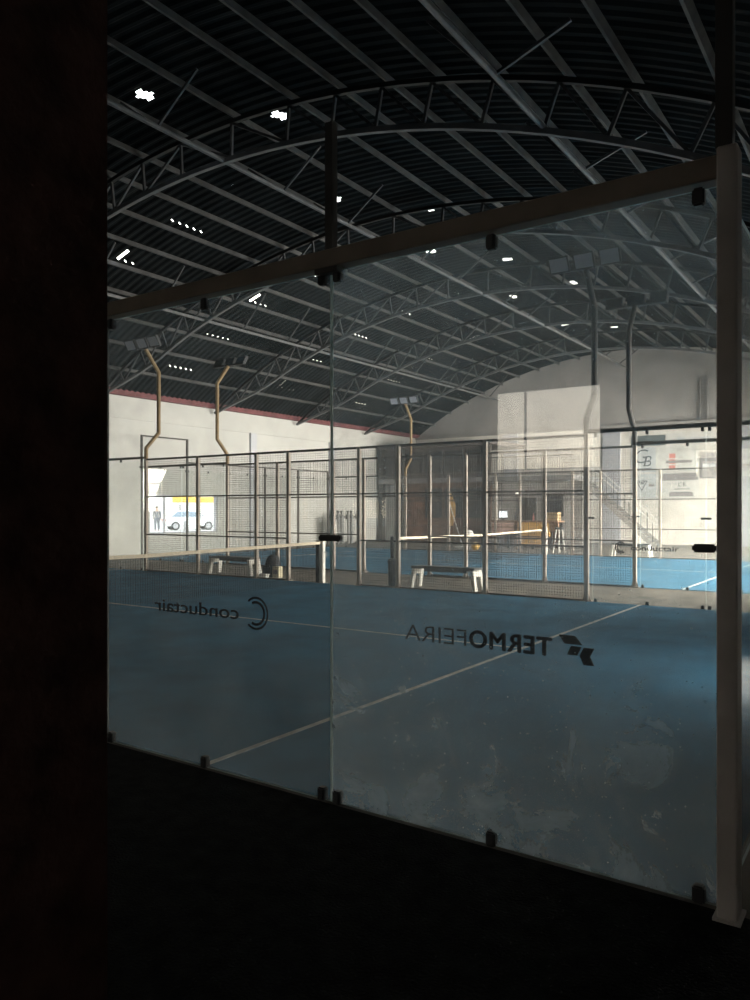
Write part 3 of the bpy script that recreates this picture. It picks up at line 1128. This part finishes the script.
# lamp added on the bar to brighten its front
t = thing('added_bar_lamp', 'added glowing globe on a thin dark pole standing on the bar', 'lamp', (-12.25, 26.0, 1.18))
MB().lathe((-12.25, 26.0, 1.18), [(.10, 0), (.10, .015), (.02, .03)], 14).build('base', 'black', t)
MB().tube([(-12.25, 26.0, 1.2), (-12.25, 26.0, 2.15), (-12.25, 25.86, 2.28), (-12.25, 25.70, 2.30)], .022, 8).build('pole', 'black', t)
MB().lathe((-12.25, 25.62, 2.30), [(.10 * math.sin(PI * i / 10), -.10 * math.cos(PI * i / 10)) for i in range(1, 10)], 14).build('globe', 'lampglow', t, smooth=True)


# stools before the bar
for k, (x, l) in enumerate([(-13.5, 'dark bar stool before the pink bar panel, left one'), (-12.95, 'dark bar stool before the pink bar panel, right one'), (-12.2, 'dark bar stool before the orange bar panel')]):
    t = thing('bar_stool', l, 'stool', (x, 25.4, 0), 'dark stools at the bar')
    MB().lathe((x, 25.4, .60), [(.15, 0), (.17, .01), (.17, .05), (.14, .07)], 16).build('seat', 'black', t)
    for a in range(4):
        ca, sa = math.cos(a * PI / 2 + .78), math.sin(a * PI / 2 + .78)
        MB().tube([(x + .12 * ca, 25.4 + .12 * sa, .60), (x + .19 * ca, 25.4 + .19 * sa, 0)], .014, 6).build('leg', 'grey', t)
    ring = [(x + .165 * math.cos(a * PI / 8), 25.4 + .165 * math.sin(a * PI / 8), .22) for a in range(17)]
    MB().tube(ring, .010, 6).build('foot_ring', 'grey', t)

# feather banner, leaning squeegee, round lamp and yellow ball by the clubhouse
t = thing('feather_banner', 'tall narrow orange and cream feather banner before the clubhouse', 'banner', (-16.0, 26.5, 0))
MB().tube([(-16.0, 26.5, .02), (-16.0, 26.5, 1.6), (-15.98, 26.5, 2.1), (-15.85, 26.5, 2.42)], [.02, .016, .012, .008], 8).build('pole', 'grey', t)
mb = MB().prism([(-15.98, .75), (-15.72, .95), (-15.60, 1.4), (-15.62, 1.9), (-15.84, 2.4), (-15.97, 2.1)], 'y', 26.49, 26.505)
mb.build('cloth', 'orange', t)
MB().lathe((-16.0, 26.5, 0), [(.22, 0), (.22, .03), (.05, .05)], 16).build('base', 'black', t)
t = thing('court_squeegee', 'white long-handled squeegee leaning toward the back net', 'squeegee', (-14.6, 25.2, 0))
MB().tube([(-14.55, 25.2, .08), (-15.55, 25.75, 2.05)], .022, 8).build('handle', 'white', t)
bevel(MB().bar((-14.85, 25.05, .05), (-14.25, 25.35, .05), .05, .09).build('blade', 'white', t), .01, 1)
t = thing('globe_lamp', 'white round globe lamp on a short stand behind the back net', 'lamp', (-13.95, 24.6, 0))
mb = MB()
prof_ = [(.19 * math.sin(PI * i / 12), .62 - .19 * math.cos(PI * i / 12)) for i in range(1, 12)]
MB().lathe((-13.95, 24.6, 0), prof_, 18).build('globe', 'white', t, smooth=True)
MB().lathe((-13.95, 24.6, 0), [(.14, 0), (.14, .02), (.03, .04), (.03, .44)], 14).build('stand', 'grey', t)
t = thing('exercise_ball', 'yellow-orange ball on the floor past the back court', 'ball', (-13.45, 24.2, 0))
prof_ = [(.17 * math.sin(PI * i / 12), .17 - .17 * math.cos(PI * i / 12)) for i in range(1, 12)]
MB().lathe((-13.45, 24.2, 0), prof_, 20).build('body', 'yellow', t, smooth=True)
MB().lathe((-13.45, 24.2, .33), [(.02, 0), (.02, .015), (.012, .022)], 10).build('valve', 'white', t)

# upright racks standing along the left wall
for k in range(3):
    y = 24.7 + .78 * k
    t = thing('storage_rack', 'upright grey rack with knobbed posts by the left wall, %s from the left' % ORD[k + 1], 'rack', (-21.2, y, 0), 'grey racks along the left wall')
    for dy in (.08, .60):
        f_ = MB().box(-21.28, -21.12, y + dy - .08, y + dy + .08, 0, 1.40).build('upright', 'grey', t)
        MB().lathe((-21.2, y + dy, 1.40), [(.03, 0), (.03, .08), (.06, .10), (.06, .15), (.03, .18)], 10).build('knob', 'framed', f_)
    MB().box(-21.24, -21.18, y + .16, y + .52, .10, 1.15).build('infill_panel', 'wallp', t)
    MB().box(-21.26, -21.14, y, y + .68, 1.24, 1.32).build('cross_bar', 'framed', t)

# ------------------------------------------------------------------ sponsor banners on the far gable
YW = YG - .065
def banner(x0, x1, z0, z1, m, lab, d=.015):
    t = thing('sponsor_banner', lab, 'banner', ((x0 + x1) / 2, YW, z0), 'sponsor banners on the gable wall')
    MB().box(x0, x1, YW - d, YW, z0, z1).build('cloth', m, t)
    return t, YW - d - .003
t, yy = banner(-10.0, -8.42, 4.62, 5.12, 'bdark', 'dark slate banner, topmost left on the gable sponsor wall')
MB().box(-9.75, -8.7, yy - .002, yy + .002, 4.80, 4.84).build('printed_line', 'bgrey', t)
t, yy = banner(-8.36, -6.2, 4.66, 5.16, 'bwhite', 'white banner, topmost right on the gable sponsor wall')
MB().box(-7.9, -7.55, yy - .002, yy + .002, 4.82, 4.98).build('printed_mark', 'bpale', t)
MB().box(-7.4, -6.5, yy - .002, yy + .002, 4.86, 4.93).build('printed_line', 'bpale', t)
t, yy = banner(-10.0, -8.85, 3.38, 4.56, 'bpale', 'pale banner with large dark G and B letters')
text('lettering', 'G', .95, 'ink', t, (-9.82, yy, 3.82), (1, 0, 0), weight=-.008, shear=.2)
text('lettering', 'B', .72, 'ink', t, (-9.42, yy, 3.66), (1, 0, 0), weight=-.004, shear=.25)
MB().box(-9.85, -9.05, yy - .002, yy + .002, 3.54, 3.57).build('printed_line', 'ink', t)
t, yy = banner(-8.80, -6.96, 3.38, 4.60, 'bwhite', 'white banner with red upright block and script lettering')
for k, z in enumerate((3.46, 3.74, 4.0)):
    MB().box(-8.26, -7.98, yy - .002, yy + .002, z, z + .22).build('printed_mark', 'bred', t)
MB().box(-8.40, -7.25, yy - .004, yy - .001, 3.78, 3.90).build('printed_line', 'bgrey', t)
mb = MB()
for i in range(9):
    mb.bar((-7.9 + .11 * i, yy, 4.30 + .05 * (i % 2)), (-7.84 + .11 * i, yy, 4.45 - .03 * (i % 3)), .03, .004)
mb.build('printed_script', 'bgrey', t)
t, yy = banner(-10.0, -8.85, 2.15, 3.32, 'bpale', 'pale banner with a dark W inside a triangle')
mb = MB()
for p, q in (((-9.74, 2.98), (-9.5, 2.52)), ((-9.5, 2.52), (-9.26, 2.98)), ((-9.74, 2.98), (-9.26, 2.98)), ((-9.62, 2.98), (-9.56, 2.80)), ((-9.56, 2.80), (-9.5, 2.95)), ((-9.5, 2.95), (-9.44, 2.80)), ((-9.44, 2.80), (-9.38, 2.98))):
    mb.bar((p[0], yy, p[1]), (q[0], yy, q[1]), .035, .004, (0, 1, 0))
mb.build('printed_mark', 'ink', t)
MB().box(-9.18, -8.92, yy - .002, yy + .002, 2.72, 2.84).build('printed_line', 'bgrey', t)
t, yy = banner(-8.80, -6.96, 2.15, 3.34, 'bwhite', 'white banner with round ring mark above a dark rounded bar')
MB().box(-8.55, -7.0, yy - .004, yy, 2.98, 3.30).build('printed_panel', 'bgrey', t)
text('lettering', 'CB', .26, 'ink', t, (-7.86, yy, 2.70), (1, 0, 0), width=.34)
MB().box(-8.05, -7.35, yy - .002, yy + .002, 2.56, 2.60).build('printed_line', 'bgrey', t)
MB().prism([(-8.25, 2.24), (-7.2, 2.24), (-7.2, 2.38), (-7.3, 2.45), (-8.15, 2.45), (-8.25, 2.38)], 'y', yy - .003, yy).build('printed_bar', 'bgrey', t)
t, yy = banner(-6.90, -6.2, 3.04, 4.22, 'bgrey', 'narrow grey banner at the right edge of the sponsor wall', .03)
MB().box(-6.8, -6.25, yy - .002, yy + .002, 3.5, 3.7).build('printed_line', 'bpale', t)

# conduit ladder high on the gable right
t = thing('cable_ladder', 'slim vertical cable ladder on the gable by the right post', 'ladder', (-6.75, YG, 5.7))
for x in (-6.92, -6.60):
    MB().box(x - .025, x + .025, YG - .09, YG - .04, 5.72, 7.6).build('rail', 'grey', t)
for i in range(12):
    MB().box(-6.92, -6.60, YG - .08, YG - .05, 5.80 + .15 * i, 5.83 + .15 * i).build('rung', 'grey', t)

# ------------------------------------------------------------------ yard behind the added left opening, built in place of a reflection
def skinned(name, pts, edges, rad, m, parent, lev=2):
    me = bpy.data.meshes.new(name)
    me.from_pydata(pts, edges, [])
    o = bpy.data.objects.new(name, me)
    C.objects.link(o)
    md = o.modifiers.new('skin', 'SKIN')
    for i, r in enumerate(rad):
        me.skin_vertices[0].data[i].radius = (r, r)
    me.skin_vertices[0].data[0].use_root = True
    sb = o.modifiers.new('sub', 'SUBSURF')
    sb.levels = lev
    sb.render_levels = lev
    bpy.context.view_layer.update()
    me2 = bpy.data.meshes.new_from_object(o.evaluated_get(bpy.context.evaluated_depsgraph_get()))
    bpy.data.objects.remove(o)
    me2.materials.clear()
    me2.materials.append(M[m])
    for p in me2.polygons:
        p.use_smooth = True
    o = bpy.data.objects.new(name, me2)
    C.objects.link(o)
    o.parent = parent
    return o


pr = thing('person', 'reflected person in dark clothes, built outside the added left opening', 'person', (-42.56, 32.39, .08))
pr.rotation_euler = (0, 0, .9)
P = [(0, 0, .92), (0, 0, 1.08), (0, .01, 1.28), (0, .01, 1.43), (0, 0, 1.52), (0, -.01, 1.64), (0, -.015, 1.72),
     (.10, 0, .88), (.11, -.01, .48), (.11, .01, .09), (.12, -.12, .03),
     (-.10, 0, .88), (-.11, .01, .48), (-.12, .03, .09), (-.13, -.10, .03),
     (.18, .01, 1.40), (.24, .03, 1.14), (.22, -.06, .90), (.21, -.09, .82),
     (-.18, .01, 1.40), (-.25, .03, 1.14), (-.24, -.05, .90), (-.23, -.08, .82)]
Eg = [(0, 1), (1, 2), (2, 3), (3, 4), (4, 5), (5, 6), (0, 7), (7, 8), (8, 9), (9, 10), (0, 11), (11, 12), (12, 13), (13, 14), (3, 15), (15, 16), (16, 17), (17, 18), (3, 19), (19, 20), (20, 21), (21, 22)]
R = [.15, .14, .16, .12, .055, .095, .075, .095, .065, .045, .04, .095, .065, .045, .04, .065, .048, .036, .03, .065, .048, .036, .03]
body = skinned('body', P, Eg, R, 'skin', pr)
# clothes: jacket and trousers as slightly larger shells
skinned('jacket', [P[1], P[2], P[3], P[15], P[16], P[17], P[19], P[20], P[21], (0, 0, .90)], [(9, 0), (0, 1), (1, 2), (2, 3), (3, 4), (4, 5), (2, 6), (6, 7), (7, 8)], [.16, .185, .13, .08, .06, .05, .08, .06, .05, .165], 'cloth', pr)
skinned('trousers', [P[0], P[7], P[8], P[9], P[11], P[12], P[13]], [(0, 1), (1, 2), (2, 3), (0, 4), (4, 5), (5, 6)], [.165, .11, .08, .065, .11, .08, .065], 'cloth', pr)
hp = [(.11 * math.sin(PI * i / 12), .12 - .12 * math.cos(PI * i / 12)) for i in range(5, 12)]
hr = MB().lathe((0, .02, 1.555), [(r * .98, z) for r, z in hp], 14).build('hair', 'hair', None, smooth=True)
hr.parent = pr

# white car
cr = thing('car', 'reflected white car, built in the yard beyond the added left opening', 'car', (-43.7, 36.46, .08))
CA = 1.05
cr.rotation_euler = (0, 0, CA)
def carpart(mb, name, m, parent, smooth=False):
    o = mb.build(name, m, None, smooth)
    o.parent = parent
    return o
low = [(-1.9, .30), (1.85, .30), (1.92, .55), (1.80, .82), (.95, .95), (-1.55, .98), (-1.92, .90), (-1.97, .55)]
b_ = carpart(MB().prism(low, 'y', -.84, .84), 'body', 'carw', cr)
bevel(b_, .06, 3)
top = [(.95, .93), (.30, 1.42), (-.2, 1.50), (-1.2, 1.46), (-1.72, .95)]
mb = MB()
o0 = len(mb.v)
for yv, k in ((-.80, 1), (-.62, 0), (.62, 0), (.80, 1)):
    pass
for s in (-1, 1):
    for x, z in top:
        mb.v.append((x, s * (.80 - .20 * (z - .93) / .57), z))
n5 = len(top)
mb.f = [tuple(range(n5)), tuple(range(2 * n5 - 1, n5 - 1, -1))] + [(i, i + n5, (i + 1) % n5 + n5, (i + 1) % n5) for i in range(n5)]
mb.mi = [0] * len(mb.f)
cab = carpart(mb, 'cabin', 'carw', cr)
bevel(cab, .05, 2)
for s in (-1, 1):
    for poly in ([(.70, 1.0), (.26, 1.36), (-.28, 1.41), (-.28, 1.0)], [(-.36, 1.0), (-.36, 1.41), (-1.1, 1.37), (-1.5, 1.0)]):
        mb = MB()
        for d in (.004, .012):
            for x, z in poly:
                mb.v.append((x, s * (.80 - .20 * (z - .93) / .57 + d), z))
        mb.f = [(0, 1, 2, 3), (7, 6, 5, 4)] + [(i, (i + 1) % 4, (i + 1) % 4 + 4, i + 4) for i in range(4)]
        mb.mi = [0] * 6
        carpart(mb, 'side_window', 'carg', cr)
mb = MB()
mb.quadbox([(.93, -.70, .98), (.93, .70, .98), (.36, .56, 1.40), (.36, -.56, 1.40), (.96, -.70, 1.0), (.96, .70, 1.0), (.39, .56, 1.42), (.39, -.56, 1.42)])
carpart(mb, 'windscreen', 'carg', cr)
for x in (-1.25, 1.2):
    for s in (-1, 1):
        wv = MB().tube([(x, s * .70, .32), (x, s * .86, .32)], .32, 20)
        wh = carpart(wv, 'wheel', 'tyre', cr)
        carpart(MB().tube([(x, s * .862, .32), (x, s * .872, .32)], .20, 16), 'hub_cap', 'hub', wh)
for s in (-1, 1):
    carpart(MB().box(1.80, 1.90, s * .62 - .14, s * .62 + .14, .62, .76), 'headlight', 'lens', cr)
    carpart(MB().box(-1.985, -1.93, s * .66 - .1, s * .66 + .1, .66, .84), 'tail_light', 'bred', cr)

struct(MB().box(-75, -74.6, 30, 85, .08, 7), 'outside_backdrop', 'facade')
t = thing('shop_sign', 'yellow sign strip on the pale building across the yard', 'sign', (-70, 60, 1.6))
MB().bar((-62, 50.5, 2.62), (-58.5, 54.8, 2.62), .15, .6).build('board', 'yellow', t)
for x, y_ in ((-61.5, 51.1), (-59, 54.2)):
    MB().tube([(x, y_, .08), (x, y_, 2.1)], .06, 8).build('leg', 'grey', t)
t = thing('yard_bollard', 'grey bollard in the yard before the white car', 'bollard', (-39.2, 32.0, .08))
MB().lathe((-39.2, 32.0, .08), [(.12, 0), (.12, .7), (.09, .76), (.03, .79)], 14).build('body', 'grey', t)
